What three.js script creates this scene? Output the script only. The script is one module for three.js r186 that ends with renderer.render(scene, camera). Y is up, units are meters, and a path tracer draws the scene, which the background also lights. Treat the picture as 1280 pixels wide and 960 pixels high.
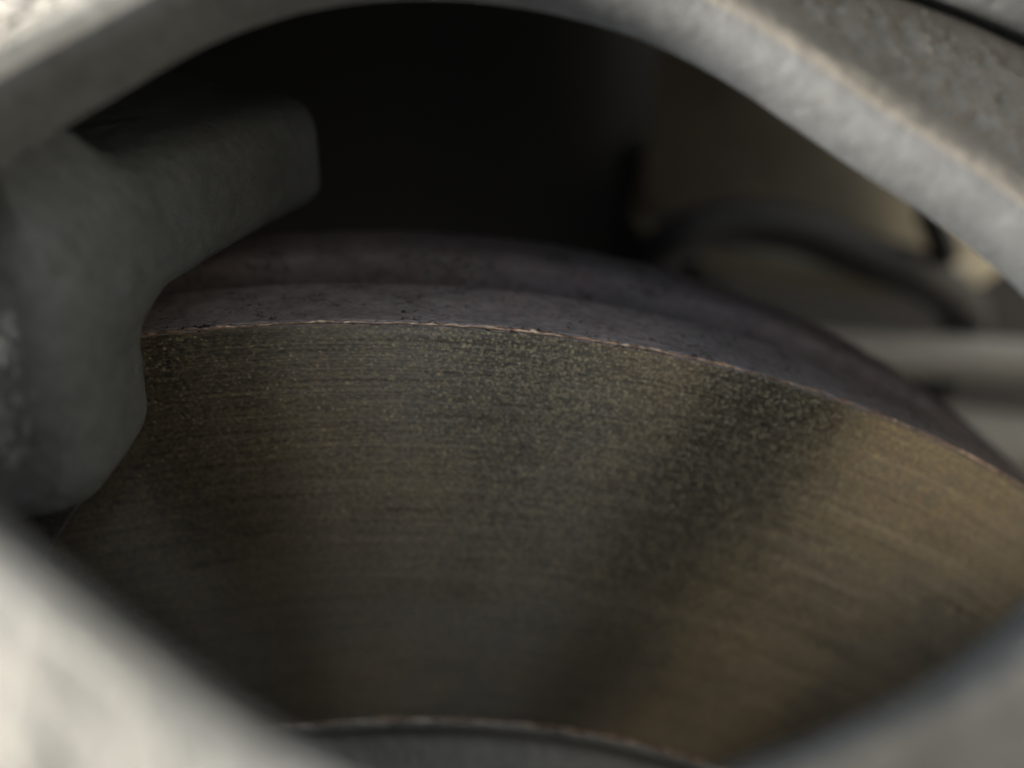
import * as THREE from 'three';

// ---------------------------------------------------------------- camera, sky, sun, exposure
const scene = new THREE.Scene();
const camera = new THREE.PerspectiveCamera(53.13, 4 / 3, 0.004, 60);
camera.position.set(0.01126358, 0.26041959, 0.09940404);
camera.rotation.set(-0.50218386, -0.09071053, 0.04984062, 'YXZ');
camera.focus = 0.105;
camera.userData.fStop = 5.7;
scene.add(camera);

const SUN = new THREE.Vector3(-0.955, 0.125, 0.14).normalize();
function overcastSky() {
  const W = 256, H = 128, d = new Float32Array(W * H * 4);
  for (let j = 0; j < H; j++) for (let i = 0; i < W; i++) {
    const el = ((j + 0.5) / H - 0.5) * Math.PI, az = ((i + 0.5) / W - 0.5) * 2 * Math.PI;
    const x = Math.cos(el) * Math.cos(az), y = Math.sin(el), z = Math.cos(el) * Math.sin(az);
    const c = x * SUN.x + y * SUN.y + z * SUN.z;
    const k = (j * W + i) * 4;
    let l = 0.17 + 0.1 * Math.max(0, y) + 0.9 * Math.pow(Math.max(0, c), 4) + 0.22 * Math.max(0, c);
    let col = [0.93 * l, 1.0 * l, 1.07 * l];
    if (y < 0) col = [0.075, 0.07, 0.063];
    d[k] = col[0]; d[k + 1] = col[1]; d[k + 2] = col[2]; d[k + 3] = 1;
  }
  const t = new THREE.DataTexture(d, W, H, THREE.RGBAFormat, THREE.FloatType);
  t.mapping = THREE.EquirectangularReflectionMapping; t.magFilter = THREE.LinearFilter; t.needsUpdate = true;
  return t;
}
scene.background = overcastSky();
scene.environment = scene.background;
const sun = new THREE.DirectionalLight(0xfff6ea, 5);
sun.position.copy(SUN).multiplyScalar(2); sun.target.position.set(0, 0.2, 0);
sun.castShadow = true; sun.shadow.radius = 14; sun.shadow.mapSize.set(2048, 2048);
Object.assign(sun.shadow.camera, { left: -0.7, right: 0.7, top: 0.7, bottom: -0.7, near: 0.1, far: 5 });
scene.add(sun, sun.target);

const renderer = new THREE.WebGLRenderer({ antialias: true });
renderer.toneMapping = THREE.LinearToneMapping;
renderer.toneMappingExposure = 2.5;
renderer.shadowMap.enabled = true;

// ---------------------------------------------------------------- helpers
let seed = 7;
const rnd = () => { seed = (seed * 1664525 + 1013904223) >>> 0; return seed / 4294967296; };
const mix = (a, b, t) => a + (b - a) * t;
const clamp = (x, a = 0, b = 1) => Math.min(b, Math.max(a, x));
const smooth = (a, b, x) => { const t = clamp((x - a) / (b - a)); return t * t * (3 - 2 * t); };
function hash(x, y, z) {
  let h = Math.imul(x, 374761393) + Math.imul(y, 668265263) + Math.imul(z, 2147483647 ^ 0x5bd1e995);
  h = Math.imul(h ^ (h >>> 13), 1274126177); h ^= h >>> 16; return (h >>> 0) / 4294967296;
}
function noise2(x, y, px, py, s) {                    // tiles after px, py cells
  const xi = Math.floor(x), yi = Math.floor(y); let u = x - xi, v = y - yi;
  u = u * u * (3 - 2 * u); v = v * v * (3 - 2 * v);
  const w = (a, n) => ((a % n) + n) % n;
  const a = w(xi, px), b = w(xi + 1, px), c = w(yi, py), e = w(yi + 1, py);
  return mix(mix(hash(a, c, s), hash(b, c, s), u), mix(hash(a, e, s), hash(b, e, s), u), v);
}
function fbm2(x, y, px, py, s, n = 4) {
  let r = 0, a = 0.5, t = 0;
  for (let k = 0; k < n; k++) { r += a * noise2(x, y, px, py, s + k); t += a; x *= 2; y *= 2; px *= 2; py *= 2; a *= 0.55; }
  return r / t;
}
function noise3(x, y, z, s) {
  const xi = Math.floor(x), yi = Math.floor(y), zi = Math.floor(z); let u = x - xi, v = y - yi, w = z - zi;
  u = u * u * (3 - 2 * u); v = v * v * (3 - 2 * v); w = w * w * (3 - 2 * w);
  const h = (a, b, c) => hash(xi + a + (zi + c) * 131, yi + b - (zi + c) * 57, s);
  return mix(mix(mix(h(0, 0, 0), h(1, 0, 0), u), mix(h(0, 1, 0), h(1, 1, 0), u), v), mix(mix(h(0, 0, 1), h(1, 0, 1), u), mix(h(0, 1, 1), h(1, 1, 1), u), v), w);
}
const fbm3 = (x, y, z, s, n = 4) => { let r = 0, a = 0.5, t = 0; for (let k = 0; k < n; k++) { r += a * noise3(x, y, z, s + k); t += a; x *= 2.03; y *= 2.03; z *= 2.03; a *= 0.55; } return r / t; };
const enc = (l) => { l = clamp(l); return 255 * (l <= 0.0031308 ? 12.92 * l : 1.055 * Math.pow(l, 1 / 2.4) - 0.055); };
function texture(W, H, f, color) {                    // f(i, j, out) writes linear r, g, b
  const d = new Uint8Array(W * H * 4), o = [0, 0, 0];
  for (let j = 0; j < H; j++) for (let i = 0; i < W; i++) {
    f(i, j, o); const k = (j * W + i) * 4;
    for (let c = 0; c < 3; c++) d[k + c] = color ? enc(o[c]) : 255 * clamp(o[c]);
    d[k + 3] = 255;
  }
  const t = new THREE.DataTexture(d, W, H, THREE.RGBAFormat);
  t.wrapS = t.wrapT = THREE.RepeatWrapping; t.magFilter = THREE.LinearFilter; t.minFilter = THREE.LinearMipmapLinearFilter; t.generateMipmaps = true;
  if (color) t.colorSpace = THREE.SRGBColorSpace;
  t.needsUpdate = true; return t;
}
const rep = (t, x, y) => { const c = t.clone(); c.repeat.set(x, y); c.needsUpdate = true; return c; };
function mesh(name, geometry, material, parent = scene) {
  const m = new THREE.Mesh(geometry, material); m.name = name; m.castShadow = m.receiveShadow = true; parent.add(m); return m;
}
function thing(name, label, category) {
  const g = new THREE.Group(); g.name = name; g.userData = { label, category }; scene.add(g); return g;
}
function grid(nu, nv, f, closeU = false) {            // f(u, v) -> [x, y, z, s, t], u and v in 0..1
  const p = [], uv = [], idx = [];
  for (let j = 0; j <= nv; j++) for (let i = 0; i <= nu; i++) { const q = f(i / nu, j / nv); p.push(q[0], q[1], q[2]); uv.push(q[3], q[4]); }
  const n = nu + 1;
  for (let j = 0; j < nv; j++) for (let i = 0; i < nu; i++) { const a = j * n + i, b = a + 1, c = a + n, d = c + 1; idx.push(a, b, d, a, d, c); }
  const g = new THREE.BufferGeometry();
  g.setAttribute('position', new THREE.Float32BufferAttribute(p, 3)); g.setAttribute('uv', new THREE.Float32BufferAttribute(uv, 2)); g.setIndex(idx);
  g.computeVertexNormals();
  if (closeU) {                                       // same normal on both sides of the seam
    const N = g.attributes.normal;
    for (let j = 0; j <= nv; j++) { const a = j * n, b = a + nu; const v = new THREE.Vector3(N.getX(a) + N.getX(b), N.getY(a) + N.getY(b), N.getZ(a) + N.getZ(b)).normalize(); N.setXYZ(a, v.x, v.y, v.z); N.setXYZ(b, v.x, v.y, v.z); }
  }
  return g;
}
// ring(s) of revolution about the wheel axis z; profile = [[r, z], ...] ; corners kept sharp by repeating a point
function revolve(profile, seg, bump) {
  let len = 0; const L = profile.map((q, i) => (len += i ? Math.hypot(q[0] - profile[i - 1][0], q[1] - profile[i - 1][1]) : 0));
  return grid(seg, profile.length - 1, (u, v) => {
    const k = Math.round(v * (profile.length - 1)), a = u * 2 * Math.PI; let [r, z] = profile[k];
    if (bump) { const d = bump(r * Math.sin(a), r * Math.cos(a), z, k); r += d[0]; z += d[1]; }
    return [r * Math.sin(a), r * Math.cos(a), z, L[k], a * 0.2];
  }, true);
}
// naive surface nets of a distance field
function surfaceNets(sdf, lo, hi, cell) {
  const n = [0, 1, 2].map((k) => Math.ceil((hi[k] - lo[k]) / cell) + 1), [nx, ny, nz] = n;
  const F = new Float32Array(nx * ny * nz), at = (i, j, k) => i + nx * (j + ny * k);
  for (let k = 0; k < nz; k++) for (let j = 0; j < ny; j++) for (let i = 0; i < nx; i++) F[at(i, j, k)] = sdf(lo[0] + i * cell, lo[1] + j * cell, lo[2] + k * cell);
  const id = new Int32Array(nx * ny * nz).fill(-1), P = [], idx = [];
  for (let k = 0; k < nz - 1; k++) for (let j = 0; j < ny - 1; j++) for (let i = 0; i < nx - 1; i++) {
    let c = 0, x = 0, y = 0, z = 0;
    const v = (a, b, e) => F[at(i + a, j + b, k + e)];
    const edge = (a, b) => { const p = v(...a), q = v(...b); if ((p < 0) !== (q < 0)) { const t = p / (p - q); x += a[0] + t * (b[0] - a[0]); y += a[1] + t * (b[1] - a[1]); z += a[2] + t * (b[2] - a[2]); c++; } };
    const s0 = v(0, 0, 0) < 0;
    if (s0 === v(1, 0, 0) < 0 && s0 === v(0, 1, 0) < 0 && s0 === v(1, 1, 0) < 0 && s0 === v(0, 0, 1) < 0 && s0 === v(1, 0, 1) < 0 && s0 === v(0, 1, 1) < 0 && s0 === v(1, 1, 1) < 0) continue;
    for (const [a, b] of [[[0, 0, 0], [1, 0, 0]], [[0, 1, 0], [1, 1, 0]], [[0, 0, 1], [1, 0, 1]], [[0, 1, 1], [1, 1, 1]], [[0, 0, 0], [0, 1, 0]], [[1, 0, 0], [1, 1, 0]], [[0, 0, 1], [0, 1, 1]], [[1, 0, 1], [1, 1, 1]], [[0, 0, 0], [0, 0, 1]], [[1, 0, 0], [1, 0, 1]], [[0, 1, 0], [0, 1, 1]], [[1, 1, 0], [1, 1, 1]]]) edge(a, b);
    id[at(i, j, k)] = P.length / 3;
    P.push(lo[0] + (i + x / c) * cell, lo[1] + (j + y / c) * cell, lo[2] + (k + z / c) * cell);
  }
  const quad = (a, b, c, d, flip) => { if (a < 0 || b < 0 || c < 0 || d < 0) return; if (flip) idx.push(a, c, b, a, d, c); else idx.push(a, b, c, a, c, d); };
  for (let k = 1; k < nz - 1; k++) for (let j = 1; j < ny - 1; j++) for (let i = 1; i < nx - 1; i++) {
    const s = F[at(i, j, k)] < 0;
    if (s !== F[at(i + 1, j, k)] < 0) quad(id[at(i, j - 1, k - 1)], id[at(i, j, k - 1)], id[at(i, j, k)], id[at(i, j - 1, k)], !s);
    if (s !== F[at(i, j + 1, k)] < 0) quad(id[at(i - 1, j, k - 1)], id[at(i - 1, j, k)], id[at(i, j, k)], id[at(i, j, k - 1)], !s);
    if (s !== F[at(i, j, k + 1)] < 0) quad(id[at(i - 1, j - 1, k)], id[at(i, j - 1, k)], id[at(i, j, k)], id[at(i - 1, j, k)], !s);
  }
  const g = new THREE.BufferGeometry();
  g.setAttribute('position', new THREE.Float32BufferAttribute(P, 3)); g.setIndex(idx);
  const N = [], UV = [], e = cell * 0.6;
  for (let q = 0; q < P.length; q += 3) {
    const [x, y, z] = [P[q], P[q + 1], P[q + 2]];
    const v = new THREE.Vector3(sdf(x + e, y, z) - sdf(x - e, y, z), sdf(x, y + e, z) - sdf(x, y - e, z), sdf(x, y, z + e) - sdf(x, y, z - e)).normalize();
    N.push(v.x, v.y, v.z);
  }
  g.setAttribute('normal', new THREE.Float32BufferAttribute(N, 3));
  const q = g.toNonIndexed(), A = q.attributes.position, B = q.attributes.normal;   // each triangle takes the texture along its main axis
  for (let k = 0; k < A.count; k += 3) {
    const ax = Math.abs(B.getX(k) + B.getX(k + 1) + B.getX(k + 2)), ay = Math.abs(B.getY(k) + B.getY(k + 1) + B.getY(k + 2)), az = Math.abs(B.getZ(k) + B.getZ(k + 1) + B.getZ(k + 2));
    for (let i = k; i < k + 3; i++) { const x = A.getX(i), y = A.getY(i), z = A.getZ(i); UV.push(...(az >= ax && az >= ay ? [x, y] : ax >= ay ? [z, y] : [x, z])); }
  }
  q.setAttribute('uv', new THREE.Float32BufferAttribute(UV, 2));
  return q;
}
const box3 = (x, y, z, hx, hy, hz, r) => { const a = Math.abs(x) - hx + r, b = Math.abs(y) - hy + r, c = Math.abs(z) - hz + r; return Math.hypot(Math.max(a, 0), Math.max(b, 0), Math.max(c, 0)) + Math.min(Math.max(a, b, c), 0) - r; };
const smin = (a, b, k) => { const h = Math.max(k - Math.abs(a - b), 0) / k; return Math.min(a, b) - h * h * k / 4; };
const smax = (a, b, k) => -smin(-a, -b, k);

// ---------------------------------------------------------------- textures
const S = 1024;
const castColor = texture(S, S, (i, j, o) => {
  const x = i / S, y = j / S, a = fbm2(x * 6, y * 6, 6, 6, 11, 5), b = fbm2(x * 48, y * 48, 48, 48, 21, 4), g = noise2(x * 340, y * 340, 340, 340, 31);
  let l = 0.68 + 0.3 * (a - 0.5) + 0.26 * (b - 0.5) + 0.12 * (g - 0.5);
  if (g > 0.955 && b > 0.5) l += 0.35;                 // grit
  o[0] = l; o[1] = l * 0.985; o[2] = l * (0.95 + 0.06 * (a - 0.5));
}, true);
const castBump = texture(S, S, (i, j, o) => {
  const x = i / S, y = j / S; o[0] = o[1] = o[2] = 0.55 * fbm2(x * 40, y * 40, 40, 40, 41, 4) + 0.3 * fbm2(x * 14, y * 14, 14, 14, 51, 3) + 0.15 * noise2(x * 300, y * 300, 300, 300, 61);
});
// brake disc friction face: u runs outward (83.5 mm), v round the disc
const FW = 1024, FH = 2048;
const faceSpeck = new Float32Array(FW * FH), faceScore = new Float32Array(FW * FH);
for (let n = 0; n < 300000; n++) {
  const u = rnd(), v = rnd(); let r = 0.52 + 1.3 * rnd() * rnd() * rnd(), a = 0.12 + 0.88 * Math.pow(rnd(), 2.5);
  const k = fbm2(u * 5, v * 12, 5, 12, 71, 3);
  const dense = smooth(0.17, 0.27, v) * (1 - smooth(0.36, 0.52, v)) * smooth(0.05, 0.5, u);
  if (rnd() > 0.18 + 0.3 * smooth(0.36, 0.66, k) + 0.6 * dense) continue;
  if (rnd() < 0.25 * dense) { r *= 1.15; a = 0.6 + 0.4 * rnd(); }
  const cx = u * FW, cy = v * FH, R = Math.ceil(r * 3.2);
  for (let y = -R; y <= R; y++) for (let x = -R; x <= R; x++) {
    const q = Math.exp(-(x * x * 0.25 + y * y) / (r * r)) * a, X = Math.floor(cx + x * 1.0), Y = (Math.floor(cy + y) + FH) % FH;
    if (X >= 0 && X < FW) { const m = Y * FW + X; faceSpeck[m] = Math.max(faceSpeck[m], q); }
  }
}
for (let n = 0; n < 2600; n++) {                       // single scores round the disc
  const X = Math.floor(rnd() * FW), y0 = Math.floor(rnd() * FH), len = 100 + rnd() * rnd() * 1900, a = (rnd() - 0.4) * 0.7;
  for (let y = 0; y < len; y++) faceScore[((y0 + y) % FH) * FW + X] += a * Math.sin(Math.PI * y / len);
}
for (let n = 0; n < 46; n++) {                         // scores that run right round the disc
  const X = Math.floor(rnd() * FW), a = (rnd() - 0.45) * 0.8, w = rnd() < 0.3 ? 2 : 1;
  for (let y = 0; y < FH; y++) { const q = a * (0.35 + 0.9 * noise2(y / FH * 24, n, 24, 64, 201)); for (let k = 0; k < w; k++) faceScore[y * FW + Math.min(FW - 1, X + k)] += q; }
}
for (const [u, v0, v1, a] of [[0.848, 0.135, 0.205, 1.3], [0.81, 0.15, 0.21, 0.8], [0.802, 0.14, 0.2, -0.7], [0.7, 0.2, 0.26, 0.7]])   // the scratch near the edge and its neighbours
  for (let y = Math.floor(v0 * FH); y < v1 * FH; y++) for (let k = 0; k < 3; k++) faceScore[y * FW + Math.round(u * FW) + k] += a * (0.6 + 0.4 * noise2(y / FH * 200, 3, 200, 64, 211)) * (k === 1 ? 1 : 0.6);
const faceStreak = (x, y) => 0.5 * fbm2(x * 190, y * 26, 190, 26, 81, 3) + 0.5 * noise2(x * 420, y * 9, 420, 9, 91);
const faceFilm = (x, y) => fbm2(x * 3, y * 7, 3, 7, 101, 4);
const polished = (u, v) => { const w = v + 0.012 * (noise2(u * 60, v * 3, 60, 3, 181) - 0.5) + 0.016 * (fbm2(u * 5, v * 9, 5, 9, 191, 2) - 0.5); return smooth(0.15, 0.163, w) * (1 - smooth(0.22, 0.29, w)) + smooth(0.33, 0.385, w) * (1 - smooth(0.7, 0.8, w)); };
const faceColor = texture(FW, FH, (i, j, o) => {
  const x = i / FW, y = j / FH, m = j * FW + i, st = faceStreak(x, y), film = faceFilm(x, y), gr = noise2(x * 330, y * 680, 330, 680, 111);
  const rust = clamp(0.45 + 1.0 * (film - 0.47) + 0.6 * (gr - 0.5));
  const l = 0.75 + 0.5 * (st - 0.5) + 0.14 * clamp(faceScore[m], -0.6, 1.2) + 0.3 * (gr - 0.5);
  const sp = faceSpeck[m];
  o[0] = mix(mix(0.52, 0.74, rust) * l, 1.0, 0.9 * sp); o[1] = mix(mix(0.53, 0.58, rust) * l, 0.86, 0.9 * sp); o[2] = mix(mix(0.51, 0.37, rust) * l, 0.55, 0.9 * sp);
}, true);
const faceRough = texture(FW, FH, (i, j, o) => {
  const x = i / FW, y = j / FH; o[0] = 1; o[1] = clamp(0.48 - 0.1 * polished(x, y) + 0.2 * (faceFilm(x, y) - 0.45) + 0.25 * faceSpeck[j * FW + i] + 0.2 * (faceStreak(x, y) - 0.5)); o[2] = clamp(0.97 - 0.85 * faceSpeck[j * FW + i]);
});
const faceBump = texture(FW, FH, (i, j, o) => {
  const x = i / FW, y = j / FH, m = j * FW + i; o[0] = o[1] = o[2] = 0.4 + 0.45 * (faceStreak(x, y) - 0.5) + 0.09 * faceScore[m] + 0.3 * faceSpeck[m] + 0.12 * noise2(x * 400, y * 800, 400, 800, 121);
});
// rim of the disc: u round the edge, v across
const rimColor = texture(2048, 256, (i, j, o) => {
  const x = i / 2048, y = j / 256, a = fbm2(x * 70, y * 6, 70, 6, 131, 4), b = fbm2(x * 260, y * 26, 260, 26, 141, 3), r = Math.abs(fbm2(x * 90, y * 14, 90, 14, 151, 3) - 0.5);
  let l = 0.75 + 0.5 * (a - 0.5) + 0.45 * (b - 0.5);
  const crack = (1 - smooth(0.008, 0.028, r)) * smooth(0.46, 0.58, fbm2(x * 46, y * 5, 46, 5, 161, 3));
  const pink = smooth(0.5, 0.7, fbm2(x * 120, y * 12, 120, 12, 171, 3));
  l *= 1 - 0.92 * crack;
  o[0] = l * mix(0.5, 0.55, pink); o[1] = l * 0.46; o[2] = l * 0.47;
}, true);
const rimBump = texture(2048, 256, (i, j, o) => { const x = i / 2048, y = j / 256; o[0] = o[1] = o[2] = 0.5 * fbm2(x * 260, y * 26, 260, 26, 141, 3) + 0.5 * smooth(0.0, 0.03, Math.abs(fbm2(x * 90, y * 14, 90, 14, 151, 3) - 0.5)); });

// ---------------------------------------------------------------- materials
const M = (o) => new THREE.MeshStandardMaterial({ side: THREE.DoubleSide, ...o });
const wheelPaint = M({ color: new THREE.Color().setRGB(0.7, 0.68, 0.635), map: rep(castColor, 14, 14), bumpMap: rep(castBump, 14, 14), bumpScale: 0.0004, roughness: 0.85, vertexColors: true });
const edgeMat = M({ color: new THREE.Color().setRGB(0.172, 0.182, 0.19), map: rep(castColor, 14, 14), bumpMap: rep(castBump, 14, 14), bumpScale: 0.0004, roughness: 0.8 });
const castIron = M({ color: new THREE.Color().setRGB(0.18, 0.204, 0.222), map: rep(castColor, 14, 14), bumpMap: rep(castBump, 14, 14), bumpScale: 0.0004, roughness: 0.68, metalness: 0.1 });
const faceMat = new THREE.MeshPhysicalMaterial({ side: THREE.DoubleSide, map: faceColor, roughnessMap: faceRough, metalnessMap: faceRough, roughness: 1, metalness: 0.9, bumpMap: faceBump, bumpScale: 0.00006, anisotropy: 0.96 });
const rimMat = M({ map: rimColor, bumpMap: rimBump, bumpScale: 0.0003, roughness: 0.72, metalness: 0.2 });
const rearMat = M({ color: new THREE.Color().setRGB(0.7, 0.69, 0.73), map: rimColor, bumpMap: rimBump, bumpScale: 0.0004, roughness: 0.85 });
const crustMat = M({ color: new THREE.Color().setRGB(0.76, 0.62, 0.5), roughness: 0.4, metalness: 0.6, vertexColors: true });
const darkIron = M({ color: new THREE.Color().setRGB(0.07, 0.065, 0.06), map: rep(castColor, 10, 10), roughness: 0.8 });
const padMat = M({ color: new THREE.Color().setRGB(0.1, 0.1, 0.11), map: rep(castColor, 30, 30), bumpMap: rep(castBump, 30, 30), bumpScale: 0.0004, roughness: 0.85 });
const hatMat = M({ color: new THREE.Color().setRGB(0.6, 0.6, 0.585), map: rep(castColor, 12, 12), bumpMap: rep(castBump, 12, 12), bumpScale: 0.0005, roughness: 0.7, metalness: 0.2 });
const tanPaint = M({ color: new THREE.Color().setRGB(0.8, 0.73, 0.57), map: rep(castColor, 3, 3), roughness: 0.75 });
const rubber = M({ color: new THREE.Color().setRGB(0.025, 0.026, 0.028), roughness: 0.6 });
const tyreMat = M({ color: new THREE.Color().setRGB(0.03, 0.03, 0.03), roughness: 0.85 });

// ---------------------------------------------------------------- wheel: coned plate with hand holes, rim barrel, tyre
const PH = Math.atan2(0.0208552, 0.2405528), RC = 0.241455, ZC = 0.0415106, SL = 0.982391, HA = 0.0546595, HB = 0.0363992, HT = 0.00725, HR = 0.08428, HOLES = 10;
const HK = [[0.028, 0.01078], [0.04372, 0.02447], [-0.00932, 0.00473], [-0.00466, 0.00618], [-0.00335, 0.00605], [0.00149, -0.00442]];
const cosS = Math.cos(SL), sinS = Math.sin(SL), S_TOP = 0.0445, S_LOW = -0.07;
function onCone(x, s, n, hole) {                      // arc, slope distance, height over the plate
  const f = PH + hole * 2 * Math.PI / HOLES + x / RC, r = RC + s * cosS + n * sinS, z = ZC - s * sinS + n * cosS;
  return [r * Math.sin(f), r * Math.cos(f), z];
}
function holeEdge(th, out) {
  let k = 1; HK.forEach(([c, s], q) => { k += c * Math.cos((q + 3) * th) + s * Math.sin((q + 3) * th); });
  const x = (HA * k + out) * Math.cos(th), y = (HB * k + out) * Math.sin(th);
  return [x * Math.cos(HR) + y * Math.sin(HR), y * Math.cos(HR) - x * Math.sin(HR)];
}
const HALF = Math.PI / HOLES * RC;
function sectorEdge(x0, s0, th) {                     // from the hole outward to the sector's border
  const dx = Math.cos(th), ds = Math.sin(th); let t = 1e9;
  if (dx > 1e-6) t = Math.min(t, (HALF - x0) / dx); if (dx < -1e-6) t = Math.min(t, (-HALF - x0) / dx);
  if (ds > 1e-6) t = Math.min(t, (S_TOP - s0) / ds); if (ds < -1e-6) t = Math.min(t, (S_LOW - s0) / ds);
  return [x0 + t * dx, s0 + t * ds];
}
function plateSector(hole, nth, fine, edge) {
  const R = 0.0028, rows = [], arc = fine ? 8 : 4, wall = fine ? 8 : 2, faceN = fine ? 110 : 10;
  if (edge) {
    for (let k = 0; k <= wall; k++) rows.push(['wall', k / wall]);
    for (let k = 1; k <= arc / 2; k++) rows.push(['lip', k / arc]);
  } else for (let k = arc / 2; k <= arc; k++) rows.push(['lip', k / arc]);
  if (!edge) for (let k = 1; k <= faceN; k++) rows.push(['face', k / faceN]);
  const prof = (kind, t, dx, ds) => (kind === 'wall' ? t * (HT - R) : kind === 'lip' ? HT - R + t * R * 1.57 : kind === 'face' ? HT + 0.57 * R + Math.hypot(dx, ds) : -Math.hypot(dx, ds));
  const tint = [], g = grid(nth, rows.length - 1, (u, v) => {
    const th = u * 2 * Math.PI, [kind, t] = rows[Math.round(v * (rows.length - 1))];
    const e0 = holeEdge(th, 0), eR = holeEdge(th, R), eB = sectorEdge(...eR, th); let x, s, n;
    if (kind === 'wall') { [x, s] = e0; n = -HT + t * (HT - R); }
    else if (kind === 'lip') { const a = t * Math.PI / 2; [x, s] = holeEdge(th, R * (1 - Math.cos(a))); n = -R + R * Math.sin(a); }
    else if (kind === 'face') { const w = Math.pow(t, 1.6); x = mix(eR[0], eB[0], w); s = mix(eR[1], eB[1], w); n = 0; }
    else { const w = t; x = mix(e0[0], eB[0], w); s = mix(e0[1], eB[1], w); n = -HT; }
    let p = onCone(x, s, n, hole);
    if (fine && kind !== 'back') {                    // cast unevenness, pitted skin outside the lip
      const d = fbm3(p[0] * 120, p[1] * 120, p[2] * 120, 5, 3) - 0.5;
      let pit = 0;
      if (kind === 'face') {
        const away = Math.hypot(x - eR[0], s - eR[1]), skin = smooth(0.0015, 0.005, away) * (0.25 + 0.75 * smooth(-0.005, 0.02, s)) * (1 - smooth(0.0415, 0.044, s));
        pit = -skin * 0.0026 * Math.pow(fbm3(p[0] * 620, p[1] * 620, p[2] * 620, 9, 3), 1.2) + skin * 0.0009 * (fbm3(p[0] * 1500, p[1] * 1500, p[2] * 1500, 14, 2) - 0.5);
      }
      p = onCone(x, s, n + pit + (kind === 'face' ? 0.0005 * d : 0), hole);
      if (kind !== 'face') { const q = 0.0004 * d, c = Math.cos(th), sn = Math.sin(th); p = onCone(x + q * c, s + q * sn, n, hole); }
    }
    if (fine && (kind === 'face' || x > 0.005)) {                    // flaked, corroded skin; right half further darkened in place of real shade
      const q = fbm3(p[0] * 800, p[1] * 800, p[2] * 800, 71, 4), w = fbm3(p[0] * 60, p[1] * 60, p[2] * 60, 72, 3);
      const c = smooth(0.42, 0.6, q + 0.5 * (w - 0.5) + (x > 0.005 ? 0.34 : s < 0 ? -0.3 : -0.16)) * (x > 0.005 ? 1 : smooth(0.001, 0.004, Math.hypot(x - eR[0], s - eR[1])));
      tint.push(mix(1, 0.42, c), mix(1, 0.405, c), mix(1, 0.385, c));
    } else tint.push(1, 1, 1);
    return [...p, u * 4 / 14, prof(kind, t, x - eR[0], s - eR[1])];
  }, true);
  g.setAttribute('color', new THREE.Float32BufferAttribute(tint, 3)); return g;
}
function backSector(hole, nth) {
  return grid(nth, 5, (u, v) => { const th = u * 2 * Math.PI, e0 = holeEdge(th, 0), eB = sectorEdge(...e0, th); return [...onCone(mix(e0[0], eB[0], v), mix(e0[1], eB[1], v), -HT, hole), u * 4 / 14, v * 0.04]; }, true);
}
const wheel = thing('truck_wheel', 'pale grey steel wheel with a large oval hand hole framing the view', 'wheel');
for (let k = 0; k < HOLES; k++) {
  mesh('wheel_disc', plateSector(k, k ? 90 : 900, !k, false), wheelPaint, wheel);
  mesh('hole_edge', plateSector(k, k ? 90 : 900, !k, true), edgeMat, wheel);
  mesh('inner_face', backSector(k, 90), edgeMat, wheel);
}
const rimR = RC + S_TOP * cosS, rimZ = ZC - S_TOP * sinS, lowR = RC + S_LOW * cosS, lowZ = ZC - S_LOW * sinS;
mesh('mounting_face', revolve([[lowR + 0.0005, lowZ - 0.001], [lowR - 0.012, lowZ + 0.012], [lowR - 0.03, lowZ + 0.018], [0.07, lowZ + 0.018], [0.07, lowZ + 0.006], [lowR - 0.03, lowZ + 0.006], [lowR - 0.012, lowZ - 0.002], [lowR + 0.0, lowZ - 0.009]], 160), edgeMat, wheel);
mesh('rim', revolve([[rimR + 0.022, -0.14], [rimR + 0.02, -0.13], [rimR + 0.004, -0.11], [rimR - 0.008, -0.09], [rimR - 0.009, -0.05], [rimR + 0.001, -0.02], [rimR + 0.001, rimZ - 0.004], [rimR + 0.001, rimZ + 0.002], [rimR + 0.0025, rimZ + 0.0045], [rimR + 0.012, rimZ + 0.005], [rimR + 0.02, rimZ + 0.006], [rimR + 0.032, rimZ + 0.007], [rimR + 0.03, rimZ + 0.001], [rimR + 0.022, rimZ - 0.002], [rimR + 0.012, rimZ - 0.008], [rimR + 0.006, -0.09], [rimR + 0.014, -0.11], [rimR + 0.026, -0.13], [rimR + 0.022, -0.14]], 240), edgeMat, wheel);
mesh('tyre', revolve([[rimR + 0.024, rimZ + 0.001], [rimR + 0.06, rimZ + 0.007], [0.4, rimZ + 0.01], [0.47, rimZ + 0.0], [0.5, rimZ - 0.02], [0.505, -0.03], [0.5, -0.09], [0.47, -0.11], [0.4, -0.125], [rimR + 0.06, -0.125], [rimR + 0.026, -0.12]], 160), tyreMat, wheel);

// ---------------------------------------------------------------- brake disc
const RO = 0.2155, RI = 0.132, T1 = 0.0155, Z2 = -0.0287, Z3 = -0.0442;
const disc = thing('brake_disc', 'worn ventilated brake disc with brushed, rust speckled face behind the wheel hole', 'brake disc');
mesh('friction_face', grid(360, 12, (u, v) => {
  const a = u * 2 * Math.PI, r = mix(RI, RO - 0.0006, v); return [r * Math.sin(a), r * Math.cos(a), 0, v, u * 4 + 0.18];
}, true), faceMat, disc);
mesh('outer_edge', revolve([[RO - 0.0006, 0], [RO, -0.0006], [RO, -0.0006], [RO + 0.0001, -T1 * 0.5], [RO, -T1 + 0.001], [RO, -T1 + 0.001], [RO - 0.001, -T1], [RO - 0.001, -T1], [0.14, -T1]], 720), rimMat, disc);
{ const g = disc.children.at(-1).geometry, uv = g.attributes.uv; for (let k = 0; k < uv.count; k++) { const s = uv.getX(k), t = uv.getY(k); uv.setXY(k, t / 0.2 / (2 * Math.PI) * 6, s / 0.0158); } }
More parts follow.
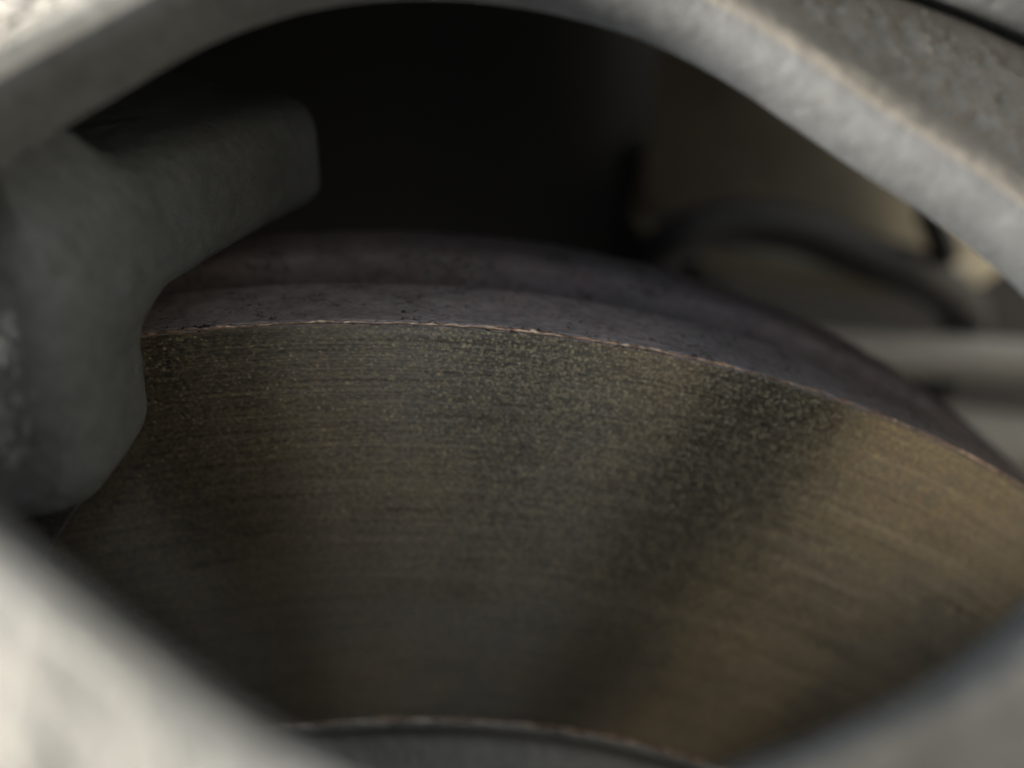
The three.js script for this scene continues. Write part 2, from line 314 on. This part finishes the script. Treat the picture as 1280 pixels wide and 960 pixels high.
const rough = (x, y, z) => { const q = 0.0006 * (fbm3(x * 260, y * 260, z * 260, 33, 3) - 0.5); return [q, 0]; };
mesh('rear_ring', revolve([[0.14, Z2], [0.19, Z2], [RO - 0.0015, Z2], [RO - 0.0004, Z2 - 0.0008], [RO + 0.0002, Z2 - 0.004], [RO + 0.0002, Z2 - 0.008], [RO, Z3 + 0.003], [RO - 0.001, Z3], [0.14, Z3]], 900, (x, y, z, k) => (k > 1 && k < 8 ? rough(x, y, z) : [0, 0])), rearMat, disc);
{ const g = disc.children.at(-1).geometry, uv = g.attributes.uv; for (let k = 0; k < uv.count; k++) { const s = uv.getX(k), t = uv.getY(k); uv.setXY(k, t / 0.2 / (2 * Math.PI) * 5 + 0.37, s / 0.016); } }
const vaneShape = new THREE.BoxGeometry(0.008, 0.062, T1 + Z2 < 0 ? -Z2 - T1 : 0.013);
for (let k = 0; k < 36; k++) {
  const a = k * Math.PI / 18, v = mesh('cooling_vane', vaneShape, darkIron, disc);
  v.position.set(0.172 * Math.sin(a), 0.172 * Math.cos(a), (Z2 - T1) / 2); v.rotation.z = -a;
}
function crust(r0, z0, size, n, seedN) {              // ragged burr round an edge
  const col = [];
  const g = grid(n, 6, (u, v) => {
    const a = u * 2 * Math.PI, b = v * 2 * Math.PI, x = Math.sin(a) * r0, y = Math.cos(a) * r0, f = 1 / size * 0.34;
    const w = fbm3(x * f, y * f, v * 2, seedN, 3), big = fbm3(x * 90, y * 90, 1, seedN + 7, 2);
    const q = size * (0.12 + 1.5 * Math.max(0, w - 0.38) * (0.5 + big)), r = r0 + q * Math.cos(b) + size * 0.4 * (w - 0.5), z = z0 + q * Math.sin(b);
    const t = 0.35 + 1.3 * noise3(x * f * 1.7, y * f * 1.7, v, seedN + 3); col.push(t, t * mix(0.82, 1.0, w), t * mix(0.72, 1.0, w));
    return [r * Math.sin(a), r * Math.cos(a), z, u, v];
  }, true);
  g.setAttribute('color', new THREE.Float32BufferAttribute(col, 3)); return g;
}
mesh('edge_burr', crust(RO - 0.0002, 0, 0.00048, 9000, 41), crustMat, disc);
mesh('inner_rust_lip', crust(RI, 0.0002, 0.0009, 5000, 61), crustMat, disc);
const hatLine = new THREE.CatmullRomCurve3([[RI - 0.0002, 0.0004], [RI - 0.0015, 0.0008], [RI - 0.003, 0.0002], [RI - 0.0045, -0.0012], [RI - 0.006, -0.0008], [RI - 0.009, 0.002], [RI - 0.014, 0.008], [RI - 0.022, 0.02], [RI - 0.026, 0.04], [RI - 0.05, 0.05], [0.04, 0.05]].map((q) => new THREE.Vector3(q[0], q[1], 0))).getPoints(140).map((q) => [q.x, q.y]);
mesh('disc_hat', revolve(hatLine, 900, (x, y, z) => [0.0003 * (fbm3(x * 300, y * 300, z * 300, 77, 4) - 0.5), 0.0004 * (fbm3(x * 300, y * 300, z * 300, 78, 4) - 0.5)]), hatMat, disc);

// ---------------------------------------------------------------- caliper and pad
const plateIn = (x, y, z) => (Math.hypot(x, y) - RC) * sinS + (z - ZC) * cosS + HT;
const dirX = 0.285, dirZ = -0.958;                    // the bridge runs inboard and slightly to the right
function caliperField(x, y, z) {
  const lobe = box3(x + 0.0772 - 0.08 * (y - 0.222), y - 0.2282 - 0.1 * (x + 0.0275), z - 0.0168 + 0.17 * (x + 0.034), 0.05, 0.0265, 0.0108, 0.0058);
  const px = x + 0.0265, pz = z - 0.012, al = px * dirX + pz * dirZ, ac = px * -dirZ + pz * dirX;   // along, across (right positive)
  const bridge = smax(box3(ac + 0.05, y - 0.2413, al - 0.022, 0.05, 0.02, 0.0325, 0.004), (y - 0.2388 + 0.1 * ac) * 0.99, 0.006);
  let d = smin(lobe, bridge, 0.006);
  d = smax(d, plateIn(x, y, z) + 0.001, 0.022);
  return d - 0.0007 * (fbm3(x * 90, y * 90, z * 90, 3, 3) - 0.5) - 0.00025 * (fbm3(x * 800, y * 700, z * 700, 13, 2) - 0.5);
}
const caliper = thing('brake_caliper', 'dark rough cast iron brake caliper clasping the disc at the left', 'brake caliper');
mesh('caliper_body', surfaceNets(caliperField, [-0.135, 0.185, -0.05], [0.005, 0.262, 0.036], 0.0008), castIron, caliper);
{ // outer caliper body on round the disc, unseen, added to stop sun
  const pr = [[0.141, 0.006], [0.139, 0.012], [0.141, 0.066], [0.15, 0.078], [0.178, 0.082], [0.19, 0.076], [0.232, 0.03], [0.242, 0.008], [0.244, -0.05], [0.24, -0.054], [0.2245, -0.054], [0.222, -0.05], [0.2215, 0.002], [0.219, 0.006], [0.141, 0.006]];
  const a0 = -0.37, a1 = -1.75, at = (f, q) => [q[0] * Math.sin(f), q[0] * Math.cos(f), q[1], f * 0.22, q[1] + q[0]];
  mesh('caliper_housing', grid(60, pr.length - 1, (u, v) => at(mix(a0, a1, u), pr[Math.round(v * (pr.length - 1))])), castIron, caliper);
  for (const f of [a0, a1]) { const sh = new THREE.ShapeGeometry(new THREE.Shape(pr.map((q) => new THREE.Vector2(...q)))), P = sh.attributes.position; for (let k = 0; k < P.count; k++) P.setXYZ(k, ...at(f, [P.getX(k), P.getY(k)]).slice(0, 3)); sh.computeVertexNormals(); mesh('housing_end', sh, castIron, caliper); }
}
const pad = thing('brake_pad', 'thin dark brake pad pressed on the disc under the cast caliper', 'brake pad');
{
  const s = new THREE.Shape([[-0.041, 0.209], [-0.0432, 0.1885], [-0.0535, 0.174], [-0.08, 0.157], [-0.12, 0.16], [-0.12, 0.209]].map((q) => new THREE.Vector2(...q)));
  const a = new THREE.ExtrudeGeometry(s, { depth: 0.0022, bevelSize: 0.0004, bevelThickness: 0.0004, bevelSegments: 2 }); a.translate(0, 0, 0.0034);
  mesh('backing_plate', a, padMat, pad);
  const b = new THREE.ExtrudeGeometry(s, { depth: 0.0024, bevelEnabled: false }); b.translate(-0.0012, 0.0012, 0.0005);
  mesh('friction_pad', b, darkIron, pad);
}

// ---------------------------------------------------------------- behind the disc
const tube = (pts, r, seg = 60) => new THREE.TubeGeometry(new THREE.CatmullRomCurve3(pts.map((q) => new THREE.Vector3(...q))), seg, r, 16);
const tag = (o, label, category) => { o.userData = { label, category }; return o; };
const chamber = thing('brake_chamber', 'tan dusty drum of a brake chamber blurred behind the disc at the right', 'brake chamber');
{
  const c = new THREE.CylinderGeometry(0.13, 0.13, 0.5, 128, 1, true); c.translate(0, 0.25, 0); mesh('chamber_body', c, tanPaint, chamber);
  const r = new THREE.TorusGeometry(0.123, 0.012, 20, 160); r.rotateX(Math.PI / 2); r.translate(0, 0.012, 0); mesh('clamp_ring', r, tanPaint, chamber);
  const f = new THREE.CylinderGeometry(0.131, 0.11, 0.01, 96); mesh('chamber_base', f, tanPaint, chamber);
  const p = new THREE.BoxGeometry(0.03, 0.9, 0.2); p.translate(-0.03, 0.1, -0.2); mesh('light_baffle', p, rubber, chamber);  // added baffle, keeps light from the right off the dark rear
  chamber.position.set(0.285, 0.088, -0.46);
}
tag(mesh('air_hose', tube([[0.1, 0.06, -0.31], [0.118, 0.105, -0.31], [0.138, 0.127, -0.31], [0.165, 0.136, -0.312], [0.2015, 0.135, -0.31], [0.252, 0.12, -0.305], [0.2795, 0.1126, -0.305], [0.33, 0.08, -0.32], [0.36, 0.0, -0.36]], 0.0135), rubber), 'black rubber hose arching across the tan drum behind the disc', 'hose');
tag(mesh('hose_fitting', tube([[0.27, 0.17, -0.3], [0.2755, 0.148, -0.3], [0.29, 0.1266, -0.3], [0.293, 0.12, -0.31]], 0.0075), rubber), 'short black fitting at the upper right above the hose', 'hose fitting');
tag(mesh('axle_pipe', tube([[0.15, 0.066, -0.3], [0.2445, 0.0635, -0.3], [0.363, 0.058, -0.3], [0.8, 0.03, -0.3]], 0.0135), hatMat), 'grey steel pipe running level below the tan drum', 'pipe');
tag(mesh('steel_bar', tube([[0.2, 0.02, -0.3], [0.3885, -0.0055, -0.3], [0.8, -0.04, -0.3]], 0.022), hatMat), 'grey blurred bar beside the disc edge at far right', 'bar');
tag(mesh('cross_member', new THREE.BoxGeometry(1.1, 0.5, 0.1), rubber), 'black frame cross member low behind the grey pipe', 'cross member'); scene.children.at(-1).position.set(0.75, -0.16, -0.72);
const arch = mesh('wheel_arch', new THREE.CylinderGeometry(0.53, 0.53, 0.9, 64, 1, true, -20 * Math.PI / 180, 155 * Math.PI / 180).rotateX(Math.PI / 2).rotateZ(Math.PI), rubber); arch.position.z = -0.43;  // unseen; arc shaped to keep daylight off the space behind at left
tag(arch, 'unseen black wheel arch, shaped to shade the space behind the tyre', 'wheel arch');
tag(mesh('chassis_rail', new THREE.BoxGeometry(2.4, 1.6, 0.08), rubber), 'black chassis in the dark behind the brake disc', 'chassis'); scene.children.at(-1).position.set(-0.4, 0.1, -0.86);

const bounceMat = M({ color: new THREE.Color().setRGB(0.4, 0.365, 0.3), map: rep(castColor, 2, 2), roughness: 0.9 });
tag(mesh('bounce_wall', new THREE.BoxGeometry(0.2, 3.0, 2.3), bounceMat), 'tall tan reflector wall, added outside the view to warm the disc', 'wall'); scene.children.at(-1).position.set(1.7, 0.9, 1.95);  // added wall, unseen; bounces warm sun onto the right of the disc
tag(mesh('bounce_wall_001', new THREE.BoxGeometry(0.2, 1.7, 1.5), M({ color: new THREE.Color().setRGB(0.95, 0.9, 0.8), map: rep(castColor, 2, 2), roughness: 0.9 })), 'low pale reflector wall, added outside the view to light the tan drum', 'wall'); scene.children.at(-1).position.set(1.7, 0.25, -0.4);  // second added wall, bounces sun toward the tan drum
tag(mesh('sky_blocker', new THREE.BoxGeometry(0.54, 4, 0.3), darkIron), 'wide dark blocker, added outside the view to darken the disc reflection at right', 'column'); scene.children.at(-1).position.set(0.42, 1, 1.6);  // added blocker, mirrored as the dark wedge right of centre
tag(mesh('sky_blocker_001', new THREE.BoxGeometry(0.38, 4, 0.3), darkIron), 'narrower dark blocker, added outside the view to darken the disc reflection at left', 'column'); scene.children.at(-1).position.set(-0.52, 1, 1.6);  // made-up column, narrows the sky mirrored in the disc from the left
renderer.render(scene, camera);
